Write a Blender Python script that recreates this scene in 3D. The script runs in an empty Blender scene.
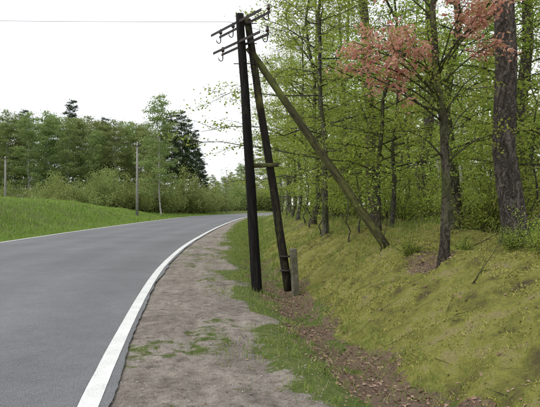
import bpy, math, numpy as np
from mathutils import Vector
R=np.random.default_rng(7)
scene=bpy.context.scene
# ---------------------------------------------------------------- utils
class MB:
    def __init__(s): s.v=[];s.f=[];s.m=[];s.sm=[];s.n=0
    def add(s,v,f,mat=0,smooth=False):
        v=np.asarray(v,float).reshape(-1,3); f=np.asarray(f,int).reshape(-1,4)
        s.v.append(v); s.f.append(f+s.n); s.n+=len(v)
        s.m.append(np.full(len(f),mat)); s.sm.append(np.full(len(f),smooth))
    def mesh(s,name,mats):
        v=np.concatenate(s.v);f=np.concatenate(s.f);m=np.concatenate(s.m);sm=np.concatenate(s.sm)
        me=bpy.data.meshes.new(name)
        me.vertices.add(len(v)); me.vertices.foreach_set('co',v.astype(np.float32).ravel())
        me.loops.add(len(f)*4); me.loops.foreach_set('vertex_index',f.astype(np.int32).ravel())
        me.polygons.add(len(f)); me.polygons.foreach_set('loop_start',(np.arange(len(f))*4).astype(np.int32))
        me.polygons.foreach_set('material_index',m.astype(np.int32))
        me.polygons.foreach_set('use_smooth',sm.astype(bool))
        for x in mats: me.materials.append(x)
        me.update(calc_edges=True)
        return me
def obj(name,me,loc=(0,0,0),rz=0,sc=1,parent=None):
    o=bpy.data.objects.new(name,me); scene.collection.objects.link(o)
    o.location=loc; o.rotation_euler=(0,0,rz)
    o.scale=(sc,sc,sc) if not hasattr(sc,'__len__') else sc
    if parent: o.parent=parent
    return o
def empty(name):
    o=bpy.data.objects.new(name,None); scene.collection.objects.link(o); o.empty_display_size=.3; return o
def nrm(v): return v/np.maximum(np.linalg.norm(v,axis=-1,keepdims=True),1e-9)
def tube(mb,pts,rad,n=6,mat=0,smooth=True,cap=True):
    pts=np.asarray(pts,float); rad=np.asarray(rad,float)*np.ones(len(pts))
    if cap:
        pts=np.vstack([pts[:1],pts,pts[-1:]]); rad=np.concatenate([[1e-4],rad,[1e-4]])
    T=np.gradient(pts,axis=0)
    T=nrm(T+1e-9); mt=nrm(pts[-1]-pts[0])
    ref=np.array([0,0,1.]) if abs(mt[2])<.8 else np.array([0,1.,0])
    U=nrm(np.cross(T,ref)); V=np.cross(T,U)
    if cap: U[0]=U[1];U[-1]=U[-2];V[0]=V[1];V[-1]=V[-2]
    a=np.linspace(0,2*np.pi,n,endpoint=False)
    v=pts[:,None]+rad[:,None,None]*(np.cos(a)[None,:,None]*U[:,None]+np.sin(a)[None,:,None]*V[:,None])
    k=len(pts); i=np.arange(k-1)[:,None]*n; j=np.arange(n)[None,:]; j2=(j+1)%n
    f=np.stack([i+j,i+j2,i+n+j2,i+n+j],-1).reshape(-1,4)
    mb.add(v,f,mat,smooth)
def box(mb,c,d,mat=0,rot=None):
    x,y,z=np.array(d)/2
    v=np.array([[-x,-y,-z],[x,-y,-z],[x,y,-z],[-x,y,-z],[-x,-y,z],[x,-y,z],[x,y,z],[-x,y,z]])
    if rot is not None: v=v@np.array(rot).T
    mb.add(v+np.array(c),[[0,3,2,1],[4,5,6,7],[0,1,5,4],[1,2,6,5],[2,3,7,6],[3,0,4,7]],mat)
def h2(i,j,s):
    n=(i*374761393+j*668265263+s*974634777)&0xffffffff
    n=((n^(n>>13))*1274126177)&0xffffffff
    return ((n^(n>>16))&0xffff)/65535.
def vn(x,y,sc,seed=0):
    x=np.asarray(x)/sc;y=np.asarray(y)/sc
    xi=np.floor(x).astype(np.int64);yi=np.floor(y).astype(np.int64);fx=x-xi;fy=y-yi
    fx=fx*fx*(3-2*fx);fy=fy*fy*(3-2*fy)
    a=h2(xi,yi,seed);b=h2(xi+1,yi,seed);c=h2(xi,yi+1,seed);d=h2(xi+1,yi+1,seed)
    return (a*(1-fx)+b*fx)*(1-fy)+(c*(1-fx)+d*fx)*fy
def ss(a,b,x):
    t=np.clip((x-a)/(b-a),0,1); return t*t*(3-2*t)
# ---------------------------------------------------------------- road curve (right asphalt edge)
ky=np.array([-260,-60,-30,-10,0,4.4,9.4,14,20,30,45,55,65,75,88,100,112,125,140,155,170,300.])
kx=np.array([46,10.6,5.1,1.3,-.52,-1.31,-2.06,-2.62,-3.1,-3.48,-3.65,-3.6,-3.4,-2.9,-1.0,2.5,8,18,34,55,80,300.])
sl=np.gradient(kx,ky)
def xr(y):
    y=np.asarray(y,float); i=np.clip(np.searchsorted(ky,y)-1,0,len(ky)-2)
    h=ky[i+1]-ky[i];t=(y-ky[i])/h
    return (2*t**3-3*t**2+1)*kx[i]+(t**3-2*t**2+t)*h*sl[i]+(-2*t**3+3*t**2)*kx[i+1]+(t**3-t**2)*h*sl[i+1]
py=np.concatenate([[-260,-150,-100],np.arange(-60,175,1.0),[220,300]])
RP=np.stack([xr(py),py],1)
RT=nrm(np.gradient(RP,axis=0)); RN=np.stack([RT[:,1],-RT[:,0]],1)
def sd(x,y):
    x=np.asarray(x,float);y=np.asarray(y,float);sh=x.shape;x=x.ravel();y=y.ravel();out=np.empty(len(x))
    A=RP[:-1];B=RP[1:]-A;BB=(B**2).sum(1)
    for c in range(0,len(x),20000):
        px=x[c:c+20000,None]-A[None,:,0];pv=y[c:c+20000,None]-A[None,:,1]
        t=np.clip((px*B[:,0]+pv*B[:,1])/BB,0,1)
        dx=px-t*B[:,0];dy=pv-t*B[:,1];d2=dx*dx+dy*dy;k=d2.argmin(1);r=np.arange(len(k))
        cr=B[k,1]*dx[r,k]-B[k,0]*dy[r,k]
        out[c:c+20000]=np.sqrt(d2[r,k])*np.sign(cr)
    return out.reshape(sh)
RW=8.3
def prof(s):
    S=[-.2,0,.1,1.5,1.95,2.4,2.75,3.25,3.8,4.6,6,9,30,100]
    Z=[-.04,-.03,-.008,-.03,-.08,-.26,-.25,.06,.40,.80,.98,1.08,1.2,1.5]
    return sum(np.interp(s+o,S,Z) for o in(-.12,0,.12))/3
def gz(x,y,s=None):
    x=np.asarray(x,float);y=np.asarray(y,float)
    if s is None: s=sd(x,y)
    t=-s-RW
    hb=np.interp(y,[-20,28,50,62,75,90],[2.0,2.15,1.75,1.1,.45,.3])
    zl=np.where(t<1,np.interp(t,[-.3,0,1],[-.04,-.02,.02]),.02+hb*ss(.6,6.0,t)-(hb-.6)*ss(9,25,t)*.6)
    zr=prof(s)
    road=(s<0)&(t<0)
    z=np.where(s>0,zr,np.where(road,-.04,zl))
    rgh=ss(1.9,3.2,s)+ss(.5,2,t)
    z=z+rgh*((vn(x,y,1.7,1)-.5)*.22+(vn(x,y,.6,2)-.5)*.16+(vn(x,y,.22,3)-.5)*.11*ss(60,20,y)+(vn(x,y,.1,4)-.5)*.05*ss(25,8,y))
    sh=ss(.05,.4,s)*(1-ss(1.9,3.2,s))
    z=z+sh*((vn(x,y,.8,5)-.5)*.05+(vn(x,y,.2,6)-.5)*.03+(vn(x,y,.09,7)-.5)*.018)
    for c0,sd_ in((.75,61),(1.35,62)):
        z=z-.028*np.exp(-((s-c0-(vn(x,y,3,sd_)-.5)*.25)/.1)**2)*sh
    return z
def gp(x,y): return float(gz(np.array([x]),np.array([y]))[0])
# ---------------------------------------------------------------- materials
def newmat(name):
    m=bpy.data.materials.new(name);m.use_nodes=True;nt=m.node_tree;nt.nodes.clear()
    o=nt.nodes.new('ShaderNodeOutputMaterial');return m,nt,o
def N(nt,t,**k):
    n=nt.nodes.new(t)
    for a,b in k.items():
        if a.startswith('i_'): n.inputs[a[2:].replace('_',' ')].default_value=b
        else: setattr(n,a,b)
    return n
def noise(nt,co,scale,detail=4,rough=.6,mapsc=None):
    n=N(nt,'ShaderNodeTexNoise',i_Scale=scale,i_Detail=detail,i_Roughness=rough)
    if mapsc:
        mp=N(nt,'ShaderNodeMapping');mp.inputs['Scale'].default_value=mapsc
        nt.links.new(co,mp.inputs[0]);co=mp.outputs[0]
    nt.links.new(co,n.inputs['Vector']);return n.outputs['Fac']
def ramp(nt,fac,stops):
    r=N(nt,'ShaderNodeValToRGB');e=r.color_ramp.elements
    while len(e)<len(stops): e.new(.5)
    for k,(p,c) in enumerate(stops):
        e[k].position=p;e[k].color=(c,c,c,1) if not hasattr(c,'__len__') else (*c,1)
    nt.links.new(fac,r.inputs[0]);return r.outputs[0]
def mix(nt,f,a,b,bt='MIX'):
    m=N(nt,'ShaderNodeMix',data_type='RGBA',blend_type=bt)
    for s,v in((0,f),(6,a),(7,b)):
        if isinstance(v,(int,float)) : m.inputs[s].default_value=v
        elif isinstance(v,tuple): m.inputs[s].default_value=(*v,1)
        else: nt.links.new(v,m.inputs[s])
    return m.outputs[2]
def mth(nt,op,a,b=0.,clamp=False):
    m=N(nt,'ShaderNodeMath',operation=op,use_clamp=clamp)
    for i,v in enumerate((a,b)):
        if isinstance(v,(int,float)): m.inputs[i].default_value=v
        else: nt.links.new(v,m.inputs[i])
    return m.outputs[0]
def finish(nt,o,col,rough=.9,bump=None,bs=.5,bd=.02,spec=.3):
    p=N(nt,'ShaderNodeBsdfPrincipled');p.inputs['Roughness'].default_value=rough
    p.inputs['Specular IOR Level'].default_value=spec
    if isinstance(col,tuple): p.inputs['Base Color'].default_value=(*col,1)
    else: nt.links.new(col,p.inputs['Base Color'])
    if bump is not None:
        b=N(nt,'ShaderNodeBump');b.inputs['Strength'].default_value=bs;b.inputs['Distance'].default_value=bd
        nt.links.new(bump,b.inputs['Height']);nt.links.new(b.outputs[0],p.inputs['Normal'])
    nt.links.new(p.outputs[0],o.inputs[0])
def leafmat(name,cols,tr=.45):
    m,nt,o=newmat(name)
    g=N(nt,'ShaderNodeNewGeometry')
    c=ramp(nt,g.outputs['Random Per Island'],[(i/(len(cols)-1),c) for i,c in enumerate(cols)])
    oi=N(nt,'ShaderNodeObjectInfo')
    hs=N(nt,'ShaderNodeHueSaturation');nt.links.new(c,hs.inputs['Color'])
    nt.links.new(mth(nt,'ADD',mth(nt,'MULTIPLY',oi.outputs['Random'],.35),.85),hs.inputs['Value'])
    nt.links.new(mth(nt,'ADD',mth(nt,'MULTIPLY',oi.outputs['Random'],.03),.48),hs.inputs['Hue'])
    d=N(nt,'ShaderNodeBsdfDiffuse');nt.links.new(hs.outputs[0],d.inputs[0])
    if tr<=0: nt.links.new(d.outputs[0],o.inputs[0]);return m
    t=N(nt,'ShaderNodeBsdfTranslucent');nt.links.new(hs.outputs[0],t.inputs[0])
    s=N(nt,'ShaderNodeMixShader');s.inputs[0].default_value=tr
    nt.links.new(d.outputs[0],s.inputs[1]);nt.links.new(t.outputs[0],s.inputs[2]);nt.links.new(s.outputs[0],o.inputs[0])
    return m
def barkmat(name,c1,c2,c3,vs=9,moss=None,stretch=.22):
    m,nt,o=newmat(name);tc=N(nt,'ShaderNodeTexCoord').outputs['Object']
    wn=N(nt,'ShaderNodeTexNoise',i_Scale=6.,i_Detail=2);nt.links.new(tc,wn.inputs['Vector'])
    wc=mix(nt,.12,tc,wn.outputs['Color'],'LINEAR_LIGHT')
    a=noise(nt,wc,vs,5,.75,(1,1,stretch));b=noise(nt,tc,1.3,2);c_=noise(nt,wc,vs*2.4,3,.7,(1,1,stretch*.8))
    e=ramp(nt,c_,[(.4,0.),(.52,1.)])
    col=ramp(nt,a,[(.3,c1),(.5,c2),(.72,c3)])
    col=mix(nt,e,mix(nt,.6,col,(.015,.012,.01)),col)
    if moss: col=mix(nt,ramp(nt,b,[(.42,0.),(.6,.8)]),col,moss)
    finish(nt,o,col,.95,mth(nt,'ADD',e,a),.9,.03,.1)
    return m
leaf_green=leafmat('leaf_spring_green',[(.17,.25,.04),(.27,.37,.06),(.36,.46,.095),(.46,.5,.14)],.5)
leaf_far=leafmat('leaf_forest_far',[(.2,.28,.06),(.3,.4,.09),(.38,.47,.13)],.45)
leaf_birch=leafmat('leaf_birch',[(.16,.24,.05),(.25,.34,.075),(.34,.41,.12)],.5)
leaf_dark=leafmat('leaf_pine',[(.04,.06,.03),(.062,.092,.046),(.09,.125,.06)],0)
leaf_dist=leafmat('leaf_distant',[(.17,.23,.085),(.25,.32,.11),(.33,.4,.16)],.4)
leaf_copper=leafmat('leaf_copper',[(.55,.27,.17),(.72,.42,.29),(.78,.52,.38),(.5,.38,.15)],.45)
leaf_bush=leafmat('leaf_bush',[(.18,.23,.07),(.26,.32,.1),(.34,.39,.16)],.35)
litter_m=leafmat('dead_leaf',[(.14,.085,.055),(.26,.17,.12),(.36,.27,.2),(.2,.13,.085)],0)
grass_m=leafmat('grass_blade',[(.11,.17,.035),(.18,.25,.05),(.25,.31,.08),(.33,.31,.14)],.3)
grassL_m=leafmat('grass_blade_verge',[(.13,.21,.035),(.2,.3,.055),(.27,.36,.09),(.31,.33,.14)],.3)
moss_m=leafmat('moss_tuft',[(.17,.19,.045),(.29,.30,.07),(.38,.37,.11),(.3,.24,.11)],0)
bark_oak=barkmat('bark_oak',(.04,.034,.026),(.09,.077,.06),(.16,.142,.11),9,(.1,.11,.045))
bark_pine=barkmat('bark_pine',(.05,.041,.035),(.105,.088,.075),(.19,.165,.14),11,None,.25)
bark_grey=barkmat('bark_grey',(.06,.055,.045),(.13,.12,.1),(.22,.2,.17),8,(.1,.11,.05))
def birchm():
    m,nt,o=newmat('bark_birch');tc=N(nt,'ShaderNodeTexCoord').outputs['Object']
    a=noise(nt,tc,3,4,.6,(1,1,5));finish(nt,o,ramp(nt,a,[(.38,(.03,.028,.025)),(.46,(.42,.4,.37)),(.7,(.55,.53,.5))]),.8)
    return m
bark_birch=birchm()
# terrain
def terrain_mat():
    m,nt,o=newmat('ground');tc=N(nt,'ShaderNodeTexCoord').outputs['Object']
    at=N(nt,'ShaderNodeAttribute',attribute_name='zone');sp=N(nt,'ShaderNodeSeparateColor');nt.links.new(at.outputs['Color'],sp.inputs[0])
    n1=noise(nt,tc,.9,4,.65);n2=noise(nt,tc,7,4,.7);n3=noise(nt,tc,45,4,.75);n4=noise(nt,tc,2.6,3,.7)
    grass=ramp(nt,n2,[(.3,(.08,.11,.025)),(.5,(.13,.17,.045)),(.7,(.2,.21,.08))])
    dirt=ramp(nt,n2,[(.28,(.2,.168,.135)),(.42,(.34,.295,.25)),(.58,(.46,.405,.35)),(.75,(.54,.49,.435))])
    dirt=mix(nt,.8,dirt,ramp(nt,n3,[(.3,.38),(.5,.85),(.68,1.)]),'MULTIPLY')
    dirt=mix(nt,.65,dirt,ramp(nt,n1,[(.35,.5),(.55,1.)]),'MULTIPLY')
    moss=ramp(nt,n4,[(.3,(.13,.1,.055)),(.42,(.21,.21,.055)),(.55,(.31,.31,.075)),(.68,(.36,.31,.14)),(.8,(.24,.26,.065))])
    moss=mix(nt,.85,moss,ramp(nt,n3,[(.3,.4),(.5,.85),(.65,1.)]),'MULTIPLY')
    lit=ramp(nt,n3,[(.3,(.08,.055,.035)),(.5,(.2,.14,.1)),(.7,(.32,.24,.18))])
    def mask(ch,k=.5):
        v=mth(nt,'ADD',sp.outputs[ch],mth(nt,'MULTIPLY',mth(nt,'SUBTRACT',mth(nt,'ADD',n2,n4),1.),k*2))
        return ramp(nt,v,[(.38,0.),(.62,1.)])
    c=mix(nt,mask(2),grass,moss);c=mix(nt,mask(1,.8),c,lit);c=mix(nt,mask(0,.6),c,dirt)
    finish(nt,o,c,.95,mth(nt,'ADD',n3,mth(nt,'MULTIPLY',n2,1.5)),.9,.05,.15)
    return m
def axis(segs):
    out=[]
    for a,b,st in segs: out.append(np.arange(a,b,st))
    out.append([segs[-1][1]]);return np.concatenate(out)
def geo(a,b,n,rev=False): return a*(b/a)**np.linspace(0,1,n)
X=np.concatenate([-geo(26,1500,22)[::-1],axis([(-25.5,-12,.5),(-12,-4.1,.4),(-4.1,8.,.06),(8,14,.25),(14,30,1)]),geo(31,1500,22)])
Y=np.concatenate([-geo(10,400,14)[::-1],axis([(-9,2.5,.5),(2.5,14,.06),(14,30,.15),(30,60,.4),(60,130,1.2)]),geo(132,2500,24)])
gx,gy=np.meshgrid(X,Y);s=sd(gx,gy);z=gz(gx,gy,s)
k=len(X);i=np.arange(len(Y)-1)[:,None]*k;j=np.arange(k-1)[None,:]
mb=MB();mb.add(np.stack([gx,gy,z],-1),np.stack([i+j,i+j+1,i+k+j+1,i+k+j],-1),0,True)
me=mb.mesh('ground',[terrain_mat()])
def zones(x,y,s):
    w=np.interp(y,[0,10,30,60],[1.7,1.7,1.3,.5])
    dn=(vn(x,y,.9,11)-.5)*.7+(vn(x,y,.3,12)-.5)*.3
    dirt=ss(-.3,0,s)*(1-ss(-.25,.3,s-w+dn))*(1-.45*ss(.62,.8,vn(x,y,.7,21)))
    ln=(vn(x,y,.8,13)-.5)*.5
    lit=ss(2.05,2.35,s+ln)*(1-ss(2.8,3.15,s+ln))*ss(28,12,y)*(1-.6*ss(.5,.7,vn(x,y,.45,17)))
    lit=np.maximum(lit,ss(.6,.8,vn(x,y,1.3,14))*ss(3.6,4.6,s)*.75)
    lit=np.maximum(lit,ss(7,12,s)*.6)
    moss=ss(2.6,3.1,s+ln*.6)*(1-.5*ss(12,25,y)*(1-ss(5,7,s)))
    return dirt,lit,moss
d_,l_,m_=zones(gx,gy,s)
ca=me.color_attributes.new('zone','FLOAT_COLOR','POINT')
ca.data.foreach_set('color',np.stack([d_,l_,m_,np.ones_like(d_)],-1).astype(np.float32).ravel())
obj('ground',me)
# road
def strip(name,offs,z,mat,rag=None,y0=-120,y1=300):
    sel=(py>=y0)&(py<=y1);P=RP[sel];Nn=RN[sel]
    u=np.linspace(0,len(P)-1,len(P)*16);P=np.stack([np.interp(u,np.arange(len(P)),P[:,a]) for a in(0,1)],1)
    Nn=nrm(np.stack([np.interp(u,np.arange(len(Nn)),Nn[:,a]) for a in(0,1)],1))
    offs=np.array(offs);of=np.repeat(offs[None],len(P),0)
    if rag:
        for c,amp in rag:
            q=P[:,1]; of[:,c]+=amp*((vn(q,q*0,2.3,31+c)-.5)*1.5+(vn(q,q*0,.6,33+c)-.5)*.9+(vn(q,q*0,.12,41+c)-.5)*.35)
    v=P[:,None,:]+Nn[:,None,:]*of[...,None]
    v=np.concatenate([v,np.full(v.shape[:2]+(1,),z)],-1)
    k=len(offs);i=np.arange(len(P)-1)[:,None]*k;j=np.arange(k-1)[None]
    mb=MB();mb.add(v,np.stack([i+j,i+j+1,i+k+j+1,i+k+j],-1),0,True);me=mb.mesh(name,[mat])
    at=me.attributes.new('lat','FLOAT','POINT');at.data.foreach_set('value',of.astype(np.float32).ravel())
    return obj(name,me)
m,nt,o=newmat('asphalt');tc=N(nt,'ShaderNodeTexCoord').outputs['Object']
la=N(nt,'ShaderNodeAttribute',attribute_name='lat').outputs['Fac']
f1=noise(nt,tc,80,3,.85);f2=noise(nt,tc,.3,3,.6);f3=noise(nt,tc,3,4,.7);f4=noise(nt,tc,14,3,.7)
base=ramp(nt,f1,[(.34,(.09,.092,.098)),(.5,(.19,.194,.202)),(.66,(.34,.344,.35))])
base=mix(nt,.8,base,ramp(nt,f2,[(.38,.8),(.62,1.)]),'MULTIPLY')
base=mix(nt,.7,base,ramp(nt,f3,[(.3,.78),(.65,1.)]),'MULTIPLY')
base=mix(nt,.5,base,ramp(nt,f4,[(.35,.75),(.6,1.)]),'MULTIPLY')
w=mth(nt,'COSINE',mth(nt,'MULTIPLY',la,2*math.pi/1.9))
base=mix(nt,1.,base,ramp(nt,mth(nt,'ADD',mth(nt,'MULTIPLY',w,.5),.5),[(0,.9),(1,1.)]),'MULTIPLY')
vo=N(nt,'ShaderNodeTexVoronoi',i_Scale=110.);nt.links.new(tc,vo.inputs['Vector'])
finish(nt,o,base,.85,vo.outputs[0],.6,.01,.3)
strip('road',[-RW-.06,-RW+.1,-6.5,-5,-3.8,-2.5,-1.2,-.3,.03],0.0,m,[(8,.05),(0,.03)])
m,nt,o=newmat('road_paint');tc=N(nt,'ShaderNodeTexCoord').outputs['Object']
pf=noise(nt,tc,60,5,.75);p2=noise(nt,tc,2.5,4,.6)
c=ramp(nt,mth(nt,'ADD',mth(nt,'MULTIPLY',pf,.7),mth(nt,'MULTIPLY',p2,.3)),[(.34,(.28,.28,.28)),(.44,(.58,.58,.56)),(.6,(.74,.74,.72))])
finish(nt,o,c,.7,pf,.3,.004,.3)
strip('road_edge_line',[-.205,-.045],.005,m,[(0,.006),(1,.006)])
strip('road_edge_line',[-RW+.03,-RW+.17],.005,m)
# ---------------------------------------------------------------- leaves & grass
def leaves(mb,P,size,mat,rng,up=.5,asp=.55):
    n=len(P);a=rng.normal(size=(n,3));a[:,2]*=.6;a=nrm(a)
    nn=rng.normal(size=(n,3));nn[:,2]+=up*2;nn=nrm(nn);b=nrm(np.cross(nn,a));a=nrm(np.cross(b,nn))
    L=(size*rng.uniform(.6,1.35,n))[:,None];W=L*asp
    fold=nn*W*.2
    v=np.stack([P-a*L*.5,P+b*W*.5+fold-a*L*.05,P+a*L*.5,P-b*W*.5+fold-a*L*.05],1)
    mb.add(v,np.arange(n*4).reshape(-1,4),mat)
def blades(name,x,y,h,w,mat,rng,lean=.5,z=None):
    n=len(x);z=gz(x,y) if z is None else z
    az=rng.uniform(0,2*np.pi,n);d=np.stack([np.cos(az),np.sin(az),0*az],1)
    az2=rng.uniform(0,2*np.pi,n);l=np.stack([np.cos(az2),np.sin(az2),0*az2],1)*(rng.uniform(0,lean,n)*h)[:,None]
    p=np.stack([x,y,z-.01],1);up=np.array([0,0,1.])
    w=(w*np.ones(n))[:,None];h=h[:,None]
    mid=p+l*.3+up*h*.55
    v1=np.stack([p-d*w/2,p+d*w/2,mid+d*w*.4,mid-d*w*.4],1)
    tip=p+l+up*h*.95
    v2=np.stack([mid-d*w*.4,mid+d*w*.4,tip+d*w*.06,tip-d*w*.06],1)
    mb=MB();vv=np.concatenate([v1,v2[:,2:]],1)
    i=np.arange(n)[:,None]*6
    f=np.concatenate([i+np.array([[0,1,2,3]]),i+np.array([[3,2,4,5]])],0)
    mb.add(vv,f,0);return obj(name,mb.mesh(name,[mat]))
def samp(n,y0,y1,s0,s1,bias=1.):
    y=y0*(y1/y0)**(R.uniform(0,1,n)**bias);s=R.uniform(s0,s1,n);return xr(y)+s,y,s
x,y,s=samp(90000,3.2,70,.8,3.2)
w_=np.interp(y,[0,10,30,60],[1.75,1.7,1.35,.5])
dens=ss(-.35,.4,s-w_+(vn(x,y,.9,11)-.5)*.9)*(.12+.88*ss(.4,.6,vn(x,y,.25,51)))*(1-.7*ss(2.15,2.4,s)*(1-ss(2.75,3.0,s))*ss(28,14,y))
dens=np.maximum(dens,.4*ss(.66,.8,vn(x,y,.6,21))*ss(.9,1.2,s))
kk=R.uniform(0,1,len(x))<dens*(.5+.4*ss(8,25,y));x,y=x[kk],y[kk]
blades('verge_grass',x,y,R.uniform(.025,.085,len(x))*(1+y/40),.0045+y*.00035,grass_m,R,1.2)
yy=8*(100/8)**R.uniform(0,1,150000);t=R.uniform(0,1,150000)**1.2*15+.02
x=xr(yy)-RW-t;kk=R.uniform(0,1,len(x))<.35+.65*ss(.3,.6,vn(x,yy,1.2,52));x,yy,t=x[kk],yy[kk],t[kk]
blades('verge_grass',x,yy,R.uniform(.08,.28,len(x))*(.4+.6*ss(0,1.2,t))*(.7+.7*vn(x,yy,2.5,58)),.012+yy*.0006,grassL_m,R,.8)
x,y,s=samp(230000,3.2,32,2.7,8,.9)
kk=(R.uniform(0,1,len(x))<ss(.35,.6,vn(x,y,.28,53))*(.35+.65*ss(.3,.6,vn(x,y,1.1,54)))*ss(2.7,3.2,s));x,y,s=x[kk],y[kk],s[kk]
blades('moss',x,y,R.uniform(.012,.035,len(x)),.011+y*.0007,moss_m,R,1.4)
x,y,s=samp(60000,8,80,2.6,9,.7)
kk=(R.uniform(0,1,len(x))<ss(.4,.65,vn(x,y,.9,55))*ss(8,16,y));x,y=x[kk],y[kk]
blades('bank_grass',x,y,R.uniform(.06,.2,len(x)),.006+y*.0005,grass_m,R,.9)
x,y,s=samp(4500,3.5,14,2.8,7,.8);kk=vn(x,y,.5,57)>.55;x,y=x[kk],y[kk]
blades('bank_grass',x,y,R.uniform(.05,.15,len(x)),.0045,grass_m,R,1.)
x,y,s=samp(36000,3.2,45,1.6,10,.8)
dd,ll,mm=zones(x,y,s);kk=R.uniform(0,1,len(x))<np.clip(ll*.85+.1*(s>2),0,1);x,y=x[kk],y[kk]
mb=MB();leaves(mb,np.stack([x,y,gz(x,y)+.012],1),.046,0,R,1.4,.6)
x,y,s=samp(900,3.2,20,.2,2.2);leaves(mb,np.stack([x,y,gz(x,y)+.01],1),.028,0,R,2,.6)
obj('leaf_litter',mb.mesh('leaf_litter',[litter_m]))
m,nt,o=newmat('pebble');g=N(nt,'ShaderNodeNewGeometry');finish(nt,o,ramp(nt,g.outputs['Random Per Island'],[(0,(.14,.12,.1)),(.5,(.28,.25,.22)),(1,(.42,.39,.35))]),.9)
x,y,s=samp(2200,3.2,18,.0,2.3);z=gz(x,y);mb=MB()
for a,b,c in zip(x,y,z):
    r=R.uniform(.003,.010);q=R.uniform(.6,1.3,3)*r
    tube(mb,[[a,b,c-r*.5],[a+q[0]*.2,b,c+r*.2],[a,b,c+r*.7]],[r*.7,r*1.1*q[0]/r,r*.5],5,0,True)
obj('pebbles',mb.mesh('pebbles',[m]))
# ---------------------------------------------------------------- trees
def make_tree(name,seed,H,r0,crown0,nl,Lmax,elev,leaf_n,leaf_size,bark,leaf,shape,sig=.16,wander=.12,droop=.0,sides=10,asp=.55,sub=2.2,sparse=0,stubs=0,thin=1.,twigs=True):
    rng=np.random.default_rng(seed);mb=MB();K=14;t=np.linspace(0,1,K)
    wx=np.cumsum(rng.normal(size=K)*wander);wy=np.cumsum(rng.normal(size=K)*wander);wx[0]=wy[0]=0
    tp=np.stack([wx,wy,t*H-.0],1);tp=np.vstack([[0,0,-.5],tp[:1],[[wx[1]*.1,wy[1]*.1,.25]],tp[1:]])
    tr=r0*((1-t)**.85*.93+.06);tr=np.concatenate([[tr[0]*1.7],tr[:1]*1.45,tr[:1]*1.1,tr[1:]])
    tube(mb,tp,tr,sides,0)
    for q in range(stubs):
        z0=rng.uniform(1.5,crown0);az=rng.uniform(0,6.28);b=np.array([np.interp(z0,tp[:,2],tp[:,0]),np.interp(z0,tp[:,2],tp[:,1]),z0]);L=rng.uniform(.4,1.6)
        e=b+L*np.array([math.cos(az),math.sin(az),rng.uniform(-.2,.4)]);tube(mb,[b,(b+e)/2+rng.normal(size=3)*.05,e],[.018,.011,.004],4,0)
    LP=[]
    for i in range(nl):
        f=(i+rng.uniform())/nl*.97;z0=crown0+(H-crown0)*f
        b=np.array([np.interp(z0,tp[:,2],tp[:,0]),np.interp(z0,tp[:,2],tp[:,1]),z0]);az=i*2.4+rng.uniform(-.5,.5)
        L=Lmax*shape(f)*rng.uniform(.6,1.25)
        if rng.uniform()<sparse: L*=.35
        el=elev+rng.uniform(-.3,.3);dr=np.array([math.cos(el)*math.cos(az),math.cos(el)*math.sin(az),math.sin(el)])
        u=np.linspace(0,1,6)[:,None];cur=np.cumsum(rng.normal(size=(6,3))*.05*L,0);cur[0]=0
        pts=b+dr*u*L+cur*.6-np.array([0,0,1])*droop*L*u**2
        rr=min(.4*np.interp(z0,tp[:,2],tr),.009*L+.004)*thin;tube(mb,pts,rr*(1-u[:,0]*.8),4,0,True,False)
        for j in range(int(3+L*sub)):
            s0=rng.uniform(.15,1);p0=np.array([np.interp(s0,u[:,0],pts[:,c]) for c in range(3)])
            d2=nrm(dr+rng.normal(size=3)*np.array([.75,.75,.4]));L2=(.35+L*.22*rng.uniform(.5,1.5))*(1.15-.5*s0)
            q=np.linspace(0,1,4)[:,None];p=p0+d2*q*L2+rng.normal(size=(4,3))*.03*q-np.array([0,0,1])*droop*L2*1.2*q**2
            if twigs: tube(mb,p,rr*.3*(1-q[:,0]*.7)+.0012,3,0,True,False)
            n=rng.poisson(leaf_n*L2*rng.choice([.4,1,1.7]));uu=rng.uniform(.1,1.1,n)
            LP.append(p0+d2*uu[:,None]*L2-np.array([0,0,1])*(droop*L2*1.2*uu**2)[:,None]+rng.normal(size=(n,3))*np.array([sig,sig,sig*.45]))
    LP=np.concatenate(LP);leaves(mb,LP,leaf_size,1,rng,.7,asp)
    return mb.mesh(name,[bark,leaf])
dome=lambda f:math.sqrt(max(.05,1-(1.6*f-.6)**2)) if f>.3 else .75+.8*f*.8
low=lambda f:1.0-.65*f
trA=make_tree('beech_tree',1,12,.09,1.6,42,3.4,.25,48,.085,bark_grey,leaf_green,low,.18,.12,.1)
trB=make_tree('oak_tree',2,14,.14,2.6,40,3.8,.35,42,.09,bark_oak,leaf_green,dome,.22,.14,.05)
trC=make_tree('beech_tree',3,12.5,.10,2.2,40,3.4,.2,44,.085,bark_oak,leaf_green,low,.19,.14,.12)
fA=make_tree('beech_tree',11,11.5,.085,1.2,32,3.0,.25,22,.13,bark_grey,leaf_green,low,.24,.12,.1,6,.6)
fB=make_tree('oak_tree',12,12,.12,2.4,28,3.3,.35,20,.14,bark_oak,leaf_green,dome,.28,.14,.05,6,.6)
fF=make_tree('aspen_tree',14,13,.12,.6,40,3.6,.3,17,.26,bark_grey,leaf_far,low,.38,.14,.05,5,.7,twigs=False)
trS=make_tree('sapling',4,5.2,.03,.6,22,1.6,.4,44,.06,bark_grey,leaf_green,low,.12,.09,.05,6)
trBi=make_tree('birch_tree',5,16,.11,4,36,2.5,.5,26,.11,bark_birch,leaf_birch,dome,.2,.12,.3)
trP=make_tree('pine_tree',6,20,.17,13,20,2.0,.15,24,.28,bark_pine,leaf_dark,dome,.2,.1,-.1,12,.16,2.2,.1,12)
trPd=make_tree('pine_tree',8,21,.2,6.5,50,2.7,.1,34,.45,bark_pine,leaf_dark,lambda f:1-.72*f,.28,.08,-.08,6,.3,2.2,twigs=False)
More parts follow.
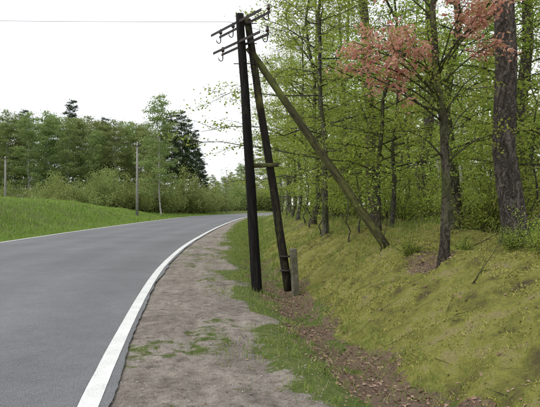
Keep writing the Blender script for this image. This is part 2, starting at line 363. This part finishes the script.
trD=make_tree('birch_tree',9,19,.14,2.5,56,3.3,.5,28,.28,bark_birch,leaf_dist,dome,.34,.14,.12,6,twigs=False)
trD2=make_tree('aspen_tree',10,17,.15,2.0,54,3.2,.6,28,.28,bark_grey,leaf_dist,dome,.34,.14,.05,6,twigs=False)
def make_bush(name,seed,stems,L,leaf_n,size,leaf,bark,sig,spread=.9):
    rng=np.random.default_rng(seed);mb=MB();LP=[]
    for i in range(stems):
        az=rng.uniform(0,6.28);el=rng.uniform(.5,1.45);l=L*rng.uniform(.5,1.1)
        d=np.array([math.cos(el)*math.cos(az)*spread,math.cos(el)*math.sin(az)*spread,math.sin(el)])
        b=np.array([rng.normal()*.12*L,rng.normal()*.12*L,-.1]);u=np.linspace(0,1,5)[:,None]
        p=b+d*u*l+np.cumsum(rng.normal(size=(5,3))*.03*l,0)*(u>0);tube(mb,p,(.005*L+.003)*(1-.7*u[:,0]),4,0,True,False)
        for j in range(7):
            s0=rng.uniform(.2,1);p0=np.array([np.interp(s0,u[:,0],p[:,c]) for c in range(3)]);d2=nrm(d+rng.normal(size=3)*.7);l2=l*rng.uniform(.12,.32)
            tube(mb,[p0,p0+d2*l2*.5,p0+d2*l2],[.005,.003,.0015],3,0,True,False)
            n=rng.poisson(leaf_n*l2);LP.append(p0+d2*rng.uniform(0,1.1,n)[:,None]*l2+rng.normal(size=(n,3))*sig)
    leaves(mb,np.concatenate(LP),size,1,rng,.4);return mb.mesh(name,[bark,leaf])
buD=make_bush('bush',20,46,4.6,40,.2,leaf_bush,bark_grey,.28)
buD2=make_bush('bush',21,40,4.0,40,.2,leaf_bush,bark_grey,.3,1.2)
buN=make_bush('undergrowth_bush',22,22,1.5,45,.065,leaf_green,bark_oak,.08)
buL=make_bush('bilberry_bush',23,46,.5,110,.028,leaf_green,bark_oak,.05,1.2)
def put(name,me,x,y,rz=None,sc=1,dz=0):
    return obj(name,me,(x,y,gp(x,y)+dz),R.uniform(0,6.28) if rz is None else rz,sc)
bigpine=make_tree('pine_tree',60,20,.195,13,20,2.4,.15,30,.25,bark_pine,leaf_dark,dome,.2,.07,-.1,18,.16,2.2,.1,16)
put('pine_tree',bigpine,4.05,9.2,1.0)
put('pine_tree',trP,3.5,18.2,2.0,1.1)
put('pine_tree',trP,6.3,14.5,4.0,1.0)
put('oak_tree',trB,4.1,12.2,.6,.85)
put('beech_tree',trA,5.9,10.6,2.2,.75)
put('beech_tree',trC,4.9,11.4,5.2,.7)
put('beech_tree',trA,1.55,15.6,4.4,.95)
put('beech_tree',trC,2.6,13.4,3.3,.65)
put('beech_tree',trA,3.3,15.2,.7,.8)
put('beech_tree',trC,1.6,20.5,1.4,.95)
put('beech_tree',trA,1.3,26,.4,1.0)
put('oak_tree',trB,2.6,30,2.4,1.0)
put('beech_tree',trC,1.4,35,2.0,1.0)
put('beech_tree',trA,1.5,42,3.0,1.1)
put('oak_tree',fB,1.8,50,3.9,1.1)
put('beech_tree',fA,1.9,59,.9,1.2)
put('oak_tree',fB,2.9,67,.9,1.1)
put('beech_tree',fA,3.5,75,.9,1.2)
pts=[(4.05,9.2),(3.5,18.2),(6.3,14.5),(4.1,12.2),(5.9,10.6),(1.55,15.6),(1.6,20.5),(4.9,11.4),(3.3,15.2)]
kinds=[('beech_tree',fA),('oak_tree',fB),('pine_tree',trP),('beech_tree',fA),('birch_tree',trBi),('pine_tree',trP)]
c=0;tries=0
while c<52 and tries<6000:
    tries+=1
    y=R.uniform(12,58);x=R.uniform(3,4+y*.6)
    s=float(sd(np.array([x]),np.array([y]))[0])
    if s<6.0 : continue
    if min((x-a)**2+(y-b)**2 for a,b in pts)<(2.5+y*.035)**2: continue
    pts.append((x,y));nm,me_=kinds[c%6];put(nm,me_,x,y,None,R.uniform(.8,1.15));c+=1
for k_ in range(34):
    f=(k_%17)/16.;y=R.uniform(54,62) if k_<17 else R.uniform(68,80);x=4+f*(y*.62)+R.uniform(-1,1)
    if sd(np.array([x]),np.array([y]))[0]<6: continue
    put('aspen_tree',fF,x,y,None,R.uniform(.9,1.25))
for x,y,sc in[(1.9,13.5,.6),(2.3,14.5,.8),(1.5,16.5,.7),(3.3,10.4,.6),(5.0,9.8,.7),(1.4,20,.9),(1.5,24,1),(1.2,30,1.1),(1.1,36,1.2),(1.0,44,1.2),(1.0,50,1.3),(1.2,57,1.5),(1.5,66,1.6),(2.2,74,1.8),(5.6,12,1)]:
    put('sapling',trS,x,y,None,sc)
for k_ in range(56):
    y=10.5*(80/10.5)**R.uniform();s=R.uniform(6,8+y*.5);x=float(xr(y))+s
    if y<13 and x<4.2: continue
    put('undergrowth_bush',buN,x,y,None,R.uniform(.6,1.3)*(1+.01*y))
for x,y,sc in[(3.5,7.0,.7),(3.8,7.5,.8),(3.9,7.9,1.),(3.6,8.3,.7),(3.1,8.9,.6),(2.4,9.6,.6),(4.4,8.1,1.2)]:
    put('bilberry_bush',buL,x,y,None,sc)
# copper leaved oak
mb=MB();rng=np.random.default_rng(33)
bx,by=2.66,8.6;bz=gp(bx,by)
tp=np.array([[bx,by,bz-.3],[bx,by,bz],[bx+.03,by,bz+.35],[bx+.05,by,1.9],[bx+.02,by+.03,2.8],[bx-.1,by,3.7],[bx-.16,by,4.6],[bx-.05,by,5.8],[bx+.1,by,7.5]])
tube(mb,tp,[.13,.1,.078,.068,.062,.055,.046,.035,.02],12,0)
LP=[];LG=[]
tg=[(1.36,8,3.67),(1.65,8.2,3.45),(1.13,7.8,3.4),(2.03,8,3.85),(3.0,8,4.2),(3.36,8,4.4),(2.43,8.2,3.35),(2.8,7.8,4.4),(2.3,8.4,4.3),(1.5,8.1,4.0),(3.3,7.8,3.9),(2.9,9,5.2),(1.8,9,5.3),(2.3,8.3,5.8),(3.6,8.5,5.1),(1.7,8.6,4.9),(2.1,9.2,3.1),(3.3,9.0,3.2),(3.5,8.2,2.7),(2.0,8.4,2.7),(3.1,8.2,3.5),(1.2,7.7,3.75),(1.75,7.8,3.75),(3.15,7.7,4.3)]
for k_,T in enumerate(tg):
    T=np.array(T);z0=T[2]-rng.uniform(.25,.8)
    b=np.array([np.interp(z0,tp[:,2],tp[:,c]) for c in range(3)])
    u=np.linspace(0,1,7)[:,None];p=b+(T-b)*u+np.array([0,0,.12])*np.sin(u*3.1)+np.cumsum(rng.normal(size=(7,3))*.025,0)*u
    tube(mb,p,.013*(1-u[:,0]*.8)+.002,6,0)
    for j in range(10):
        s0=rng.uniform(.45,1);p0=np.array([np.interp(s0,u[:,0],p[:,c]) for c in range(3)]);d=nrm(T-b+rng.normal(size=3)*.8);l=rng.uniform(.15,.45)
        tube(mb,[p0,p0+d*l*.5+rng.normal(size=3)*.02,p0+d*l],[.004,.003,.0015],3,0,True,False)
        n=rng.integers(12,34);q=p0+d*rng.uniform(.3,1.1,n)[:,None]*l+rng.normal(size=(n,3))*np.array([.06,.06,.045])
        (LP if k_ not in(6,8,13,16,17,18,19,20) else LG).append(q)
leaves(mb,np.concatenate(LP),.07,1,rng,.2,.5);leaves(mb,np.concatenate(LG),.055,2,rng,.5,.5)
obj('copper_leaf_oak_tree',mb.mesh('copper_leaf_oak_tree',[bark_oak,leaf_copper,leaf_green]))
# sticks
mb=MB()
for x0,y0,z0,x1,y1,z1 in[(2.2,11.2,.9,2.55,11.3,1.9),(2.35,11,.8,1.9,11.5,1.5),(2.0,10.2,.7,2.9,9.8,.95),(2.5,7,.7,3.2,7.5,1.05),(3,9,.95,3.8,8.6,1.3)]:
    a=np.array([x0,y0,gp(x0,y0)-.02 if z0<1 else z0]);b=np.array([x1,y1,z1])
    u=np.linspace(0,1,7)[:,None];p=a+(b-a)*u+np.cumsum(R.normal(size=(7,3))*.02,0)*u;tube(mb,p,.010*(1-.7*u[:,0]),5,0)
    for q in range(4):
        w_=R.integers(2,6);e=p[w_]+(b-a)*.2+R.normal(size=3)*.12;tube(mb,[p[w_],e],[.004,.002],4,0)
for q in range(60):
    yy_=4+12*R.uniform();ss_=R.uniform(2.,6);xx_=float(xr(yy_))+ss_;an=R.uniform(0,6.28);l=R.uniform(.08,.3)
    tube(mb,[[xx_,yy_,gp(xx_,yy_)+.015],[xx_+l*math.cos(an),yy_+l*math.sin(an),gp(xx_+l*math.cos(an),yy_+l*math.sin(an))+.02]],[.004,.002],4,0)
obj('fallen_branch',mb.mesh('fallen_branch',[bark_oak]))
# ---------------------------------------------------------------- left background
def lp(px,d): return (px-270)/560*d
L_=[(-60,95,'d',1),(-30,105,'d2',1.1),(-12,98,'d',.9),(5,108,'d',1.05),(16,112,'d2',1.15),(30,104,'d',1.0),(45,112,'d',1.08),(58,116,'d2',1.2),(68,108,'d',.98),(70,125,'p',1.22),(84,112,'d2',1.12),(97,118,'d',1.03),(106,128,'p',1.05),(113,108,'d',.95),(125,112,'d2',1.05),(140,110,'d',.9),(150,102,'d2',.9),(170,104,'p',.9),(180,112,'p',1.0),(187,106,'p',.87),(194,114,'p',.83),(-5,125,'d',1.15),(22,124,'p',1.1),(25,130,'d',1.15),(50,135,'d2',1.35),(90,132,'d',1.2),(110,135,'d2',1.25),(132,128,'d',1.1),(155,125,'d2',1.1),(166,122,'p',1.0),(-45,120,'d',1.2),(-80,110,'d2',1.2),(-100,100,'d',1.1),
 (10,128,'d2',1.2),(38,122,'d2',1.15),(64,130,'d2',1.2),(78,122,'d',1.08),(102,124,'d2',1.2),(120,122,'d',1.05),(146,120,'d',1.),(176,122,'p',.85),(186,126,'p',.8),(198,120,'p',.62),(203,110,'p',.5),(-20,115,'d',1.1),(136,118,'d2',1.1),(-2,112,'d2',1.1),(92,108,'d2',.95)]
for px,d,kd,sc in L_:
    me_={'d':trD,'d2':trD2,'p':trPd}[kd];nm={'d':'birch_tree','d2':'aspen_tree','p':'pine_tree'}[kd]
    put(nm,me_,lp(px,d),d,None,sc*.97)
put('birch_tree',trD,lp(161,72),72,1.,.82)
put('aspen_tree',trD2,lp(152,82),82,2.,.6)
for px,d,sc in[(52,72,.8),(66,70,.9),(80,70,1),(92,74,1.1),(105,72,1),(118,76,1.1),(130,72,.9),(143,78,1.1),(155,80,1.1),(168,84,1.1),(180,88,1.2),(190,90,1.1),(200,94,1.1),(210,100,1.1),(218,108,1.1),(226,118,1.1),(234,125,1.3),(241,132,1.4),(250,135,1.5),(260,128,1.4),(272,125,1.5),(285,120,1.5),(62,80,1.2),(100,90,1.2),(140,92,1.2),(-20,80,.8),(40,86,.9),(25,92,.95),(10,90,.85),(-5,92,.9)]:
    q=sd(np.array([lp(px,d)]),np.array([d]))[0]
    if q<0 and q>-RW-3: continue
    put('bush',buD if R.uniform()<.5 else buD2,lp(px,d),d,None,sc*R.uniform(.85,1.1))
for px,d,kd,sc in[(212,170,'d',.55),(222,180,'d2',.6),(232,175,'d',.6),(240,190,'d',.8),(206,165,'d2',.55),(246,150,'d2',.7),(252,145,'d',.8),(262,150,'d',.9),(275,160,'p',.9),(236,170,'d2',.55),(216,175,'d2',.5),(228,185,'d',.55)]:
    put({'d':'birch_tree','d2':'aspen_tree','p':'pine_tree'}[kd],{'d':trD,'d2':trD2,'p':trPd}[kd],lp(px,d),d,None,sc)
tb=make_tree('bare_tree',70,9,.07,2,40,2.2,.7,5,.12,bark_grey,leaf_dist,dome,.2,.1,0,6,thin=.7)
put('bare_tree',tb,lp(226,98),98,0,.95)
m,nt,o=newmat('concrete');tc=N(nt,'ShaderNodeTexCoord').outputs['Object']
a=noise(nt,tc,12,6,.7);b=noise(nt,tc,2,4);finish(nt,o,mix(nt,.7,ramp(nt,a,[(.3,(.2,.19,.175)),(.7,(.4,.39,.36))]),ramp(nt,b,[(.35,.65),(.6,1.)]),'MULTIPLY'),.9,a,.4,.01)
concrete=m
m,nt,o=newmat('weathered_concrete');tc=N(nt,'ShaderNodeTexCoord').outputs['Object']
a=noise(nt,tc,14,7,.75);b=noise(nt,tc,4,5,.7);finish(nt,o,mix(nt,.9,ramp(nt,a,[(.3,(.07,.065,.05)),(.5,(.16,.145,.11)),(.7,(.25,.23,.18))]),ramp(nt,b,[(.35,(.5,.55,.35)),(.6,(1.,1.,1.))]),'MULTIPLY'),.95,a,.7,.015)
wconc=m
m,nt,o=newmat('dark_steel');a=noise(nt,N(nt,'ShaderNodeTexCoord').outputs['Object'],20,5);finish(nt,o,ramp(nt,a,[(.35,(.015,.012,.011)),(.7,(.045,.032,.025))]),.6);steel=m
m,nt,o=newmat('insulator_ceramic');finish(nt,o,(.05,.028,.02),.25,None,spec=.5);ceram=m
def cpole(x,y,h):
    e=empty('concrete_utility_pole');z=gp(x,y);e.location=(x,y,z)
    mb=MB();tube(mb,[[0,0,-.5],[0,0,h*.5],[0,0,h]],[.16,.12,.09],10,0);obj('shaft',mb.mesh('shaft',[concrete]),parent=e)
    mb=MB();box(mb,(0,-.14,h-.3),(.9,.07,.08),0)
    for q in(-.38,.38): tube(mb,[[q,-.14,h-.26],[q,-.14,h-.18],[q,-.14,h-.06]],[.03,.06,.03],8,1)
    obj('crossarm',mb.mesh('crossarm',[steel,ceram]),parent=e);return (x,y,z+h-.06)
c1=cpole(lp(137,60),60,7.9);c2=cpole(lp(5,72),72,7.2);c3=cpole(-27,30,7.8)
def wire(a,b,sag,r=.008,name='overhead_wire'):
    u=np.linspace(0,1,24)[:,None];a=np.array(a);b=np.array(b);p=a+(b-a)*u;p[:,2]-=4*sag*(u*(1-u))[:,0]
    mb=MB();tube(mb,p,r,5,0);obj(name,mb.mesh(name,[steel]))
wire((c1[0]-.38,c1[1]-.14,c1[2]),(c3[0]-.38,c3[1]-.14,c3[2]),.5,.009);wire((c1[0]+.38,c1[1]-.14,c1[2]),(c3[0]+.38,c3[1]-.14,c3[2]),.5,.009)
wire((c1[0]-.38,c1[1]-.14,c1[2]),(c2[0]+.38,c2[1]-.14,c2[2]),.5,.01)
m,nt,o=newmat('fence_paint');finish(nt,o,(.55,.54,.51),.7);fm=m
e=empty('fence');mb=MB()
fx=np.arange(-44,-29,1.6)
for q in fx: z=gp(q,74);box(mb,(q,74,z+.9),(.12,.12,2.2))
obj('posts',mb.mesh('posts',[fm]),parent=e)
mb=MB()
for zz in(1.0,1.4,1.8): tube(mb,[[q,73.9,gp(q,74)+zz] for q in fx],.05,5,0)
obj('rails',mb.mesh('rails',[fm]),parent=e)
# ---------------------------------------------------------------- main A-frame wooden pole
def woodmat(name,c1,c2,c3,lich,amt):
    m,nt,o=newmat(name);tc=N(nt,'ShaderNodeTexCoord').outputs['Object']
    a=noise(nt,tc,22,6,.7,(1,1,.06));b=noise(nt,tc,5,6,.7,(1,1,.45));c_=noise(nt,tc,60,4,.7,(1,1,.1))
    col=ramp(nt,a,[(.3,c1),(.5,c2),(.72,c3)]);col=mix(nt,ramp(nt,b,[(.62-amt,0.),(.8-amt,.85)]),col,lich)
    cr=ramp(nt,c_,[(.36,0.),(.42,1.)]);col=mix(nt,cr,mix(nt,.7,col,(.008,.006,.005)),col)
    finish(nt,o,col,.85,mth(nt,'ADD',a,cr),.7,.012,.12);return m
w1=woodmat('tarred_wood',(.005,.005,.005),(.012,.011,.010),(.036,.031,.027),(.045,.045,.025),.0)
w2=woodmat('weathered_wood',(.011,.009,.008),(.027,.023,.018),(.065,.053,.04),(.13,.13,.04),.11)
w3=woodmat('mossy_wood',(.035,.031,.02),(.075,.07,.036),(.14,.135,.07),(.17,.19,.05),.17)
E=empty('utility_pole')
def post(name,p0,p1,r0,r1,mat,n=16,k=24):
    p0=np.array(p0,float);p1=np.array(p1,float);u=np.linspace(0,1,k)[:,None]
    rr=(r0+(r1-r0)*u[:,0])*(1+R.normal(size=k)*.015)
    d=Vector(p1-p0);L=d.length;q=d.to_track_quat('Z','Y')
    loc=np.zeros((k,3));loc[:,2]=u[:,0]*L;loc[:,:2]=np.cumsum(R.normal(size=(k,2))*.003,0)
    mb=MB();tube(mb,loc,rr,n,0);o=obj(name,mb.mesh(name,[mat]),tuple(p0),parent=E);o.rotation_mode='QUATERNION';o.rotation_quaternion=q;return o
post('post_front',(-.235,11,-.4),(-.585,11,5.36),.106,.078,w1)
post('post_back',(.37,11.25,-.12),(-.45,11.15,5.30),.09,.07,w2)
post('strut',(2.36,11.35,.75),(-.42,11.33,4.8),.094,.068,w3)
post('spacer',(-.50,11.1,2.37),(.17,11.12,2.40),.048,.045,w3,10,8)
mb=MB();box(mb,(0,0,0),(.13,.13,1.15));o=obj('concrete_stub',mb.mesh('concrete_stub',[wconc]),(.485,11.02,.17),parent=E);o.rotation_euler=(0,-.06,.2)
bv=o.modifiers.new('b','BEVEL');bv.width=.015
mb=MB()
for zz in(.3,.58):tube(mb,[[.33,11.16,zz-.015],[.33,11.16,zz+.01]],[.14,.14],14,0)
obj('stub_bands',mb.mesh('stub_bands',[steel]),parent=E)
A=np.array([-1.17,11.95]);B=np.array([-.08,10.35]);dv=nrm(B-A);pv=np.array([-dv[1],dv[0]])
def arm(nm,z,a0,a1,ins):
    mb=MB();a=np.array([*(A+(B-A)*a0),z]);b=np.array([*(A+(B-A)*a1),z]);
    L=np.linalg.norm(b-a);c_=(a+b)/2;rot=np.array([[dv[0],-dv[1],0],[dv[1],dv[0],0],[0,0,1]])
    off=np.array([*pv,0])
    for sgn in(-1,1): box(mb,c_+off*sgn*.10,(L,.012,.05),0,rot)
    for f in ins:
        p=a+(b-a)*f;q=p+off*.1
        th=np.linspace(0,math.pi*1.1,8)
        tube(mb,[q+np.array([0,0,-.10]),q,q+np.array([0,0,.08])],.011,6,0)
        tube(mb,[q+np.array([*(off[:2]*(.05-.05*math.cos(t_))*-1),-.10-.05*math.sin(t_)]) for t_ in th],.010,6,0)
        z0=.05
        prof_=[(0,.028),(.03,.055),(.045,.05),(.05,.038),(.075,.045),(.085,.034),(.11,.036),(.125,.03),(.14,.012)]
        tube(mb,[q+np.array([0,0,z0+h_*.8]) for h_,_ in prof_],[r_*.75 for _,r_ in prof_],12,1)
    obj(nm,mb.mesh(nm,[steel,ceram]),parent=E)
arm('crossarm_upper',5.2,0,1,[.03,.3,.97]);arm('crossarm_lower',4.8,.05,.98,[.03,.97])
mb=MB()
for zz in(5.2,4.8,4.4):
    tube(mb,[[-.72,11.08,zz],[-.26,11.08,zz]],.01,6,0)
    tube(mb,[[-.50,10.85,zz],[-.50,11.3,zz]],.01,6,0)
obj('bolts',mb.mesh('bolts',[steel]),parent=E)
wz=5.36
far=post('far',(-38,11.5,gp(-38,11.5)-.3),(-38,11.5,7.2),.12,.09,w1);far.parent=None;far.name='wooden_pole'
p2=post('far2',(16,22,gp(16,22)-.3),(16,22,6.6),.12,.09,w1);p2.parent=None;p2.name='wooden_pole'
p=A+(B-A)*.3;wire((p[0],p[1],wz),(-38,11.4,7.05),.45,.004)
for f,z0 in((.3,wz),(.97,wz-.42),(.97,wz)):
    p=A+(B-A)*f;wire((p[0],p[1],z0),(16,22-(.5-f),6.3),.6,.005)
# ---------------------------------------------------------------- world / light / camera
W=bpy.data.worlds.new('World');scene.world=W;W.use_nodes=True;nt=W.node_tree;nt.nodes.clear()
o=nt.nodes.new('ShaderNodeOutputWorld');bg=nt.nodes.new('ShaderNodeBackground');bg.inputs[1].default_value=.15
sk=N(nt,'ShaderNodeTexSky',sky_type='NISHITA');sk.sun_disc=False;sk.sun_elevation=math.radians(52);sk.sun_rotation=math.radians(-110);sk.dust_density=3
tc=N(nt,'ShaderNodeTexCoord').outputs['Generated'];cl=noise(nt,tc,1.6,5,.5,(1,1,2.5))
cc=ramp(nt,cl,[(.3,(.86,.9,.95)),(.65,(.97,.98,1.0))])
vm=N(nt,'ShaderNodeVectorMath',operation='SCALE');nt.links.new(cc,vm.inputs[0]);vm.inputs['Scale'].default_value=9.6
mx=mix(nt,.85,sk.outputs[0],vm.outputs[0])
nt.links.new(mx,bg.inputs[0]);nt.links.new(bg.outputs[0],o.inputs[0])
sl_=bpy.data.lights.new('sun','SUN');sl_.energy=1.5;sl_.angle=math.radians(18);sl_.color=(1,.97,.92)
so=bpy.data.objects.new('sun',sl_);scene.collection.objects.link(so)
el=math.radians(52);az=math.radians(-110)
dirv=Vector((math.sin(az)*math.cos(el),math.cos(az)*math.cos(el),math.sin(el)));so.rotation_euler=dirv.to_track_quat('Z','Y').to_euler()
so.location=(0,0,30)
cam=bpy.data.cameras.new('camera');co=bpy.data.objects.new('camera',cam);scene.collection.objects.link(co)
cam.sensor_width=36;cam.lens=37.3;cam.clip_start=.05;cam.clip_end=6000
co.location=(0,0,1.6);co.rotation_euler=(math.radians(90.15),0,0)
scene.camera=co
scene.view_settings.view_transform='Standard';scene.view_settings.look='None';scene.view_settings.exposure=0
print('faces',sum(len(m.polygons) for m in bpy.data.meshes))
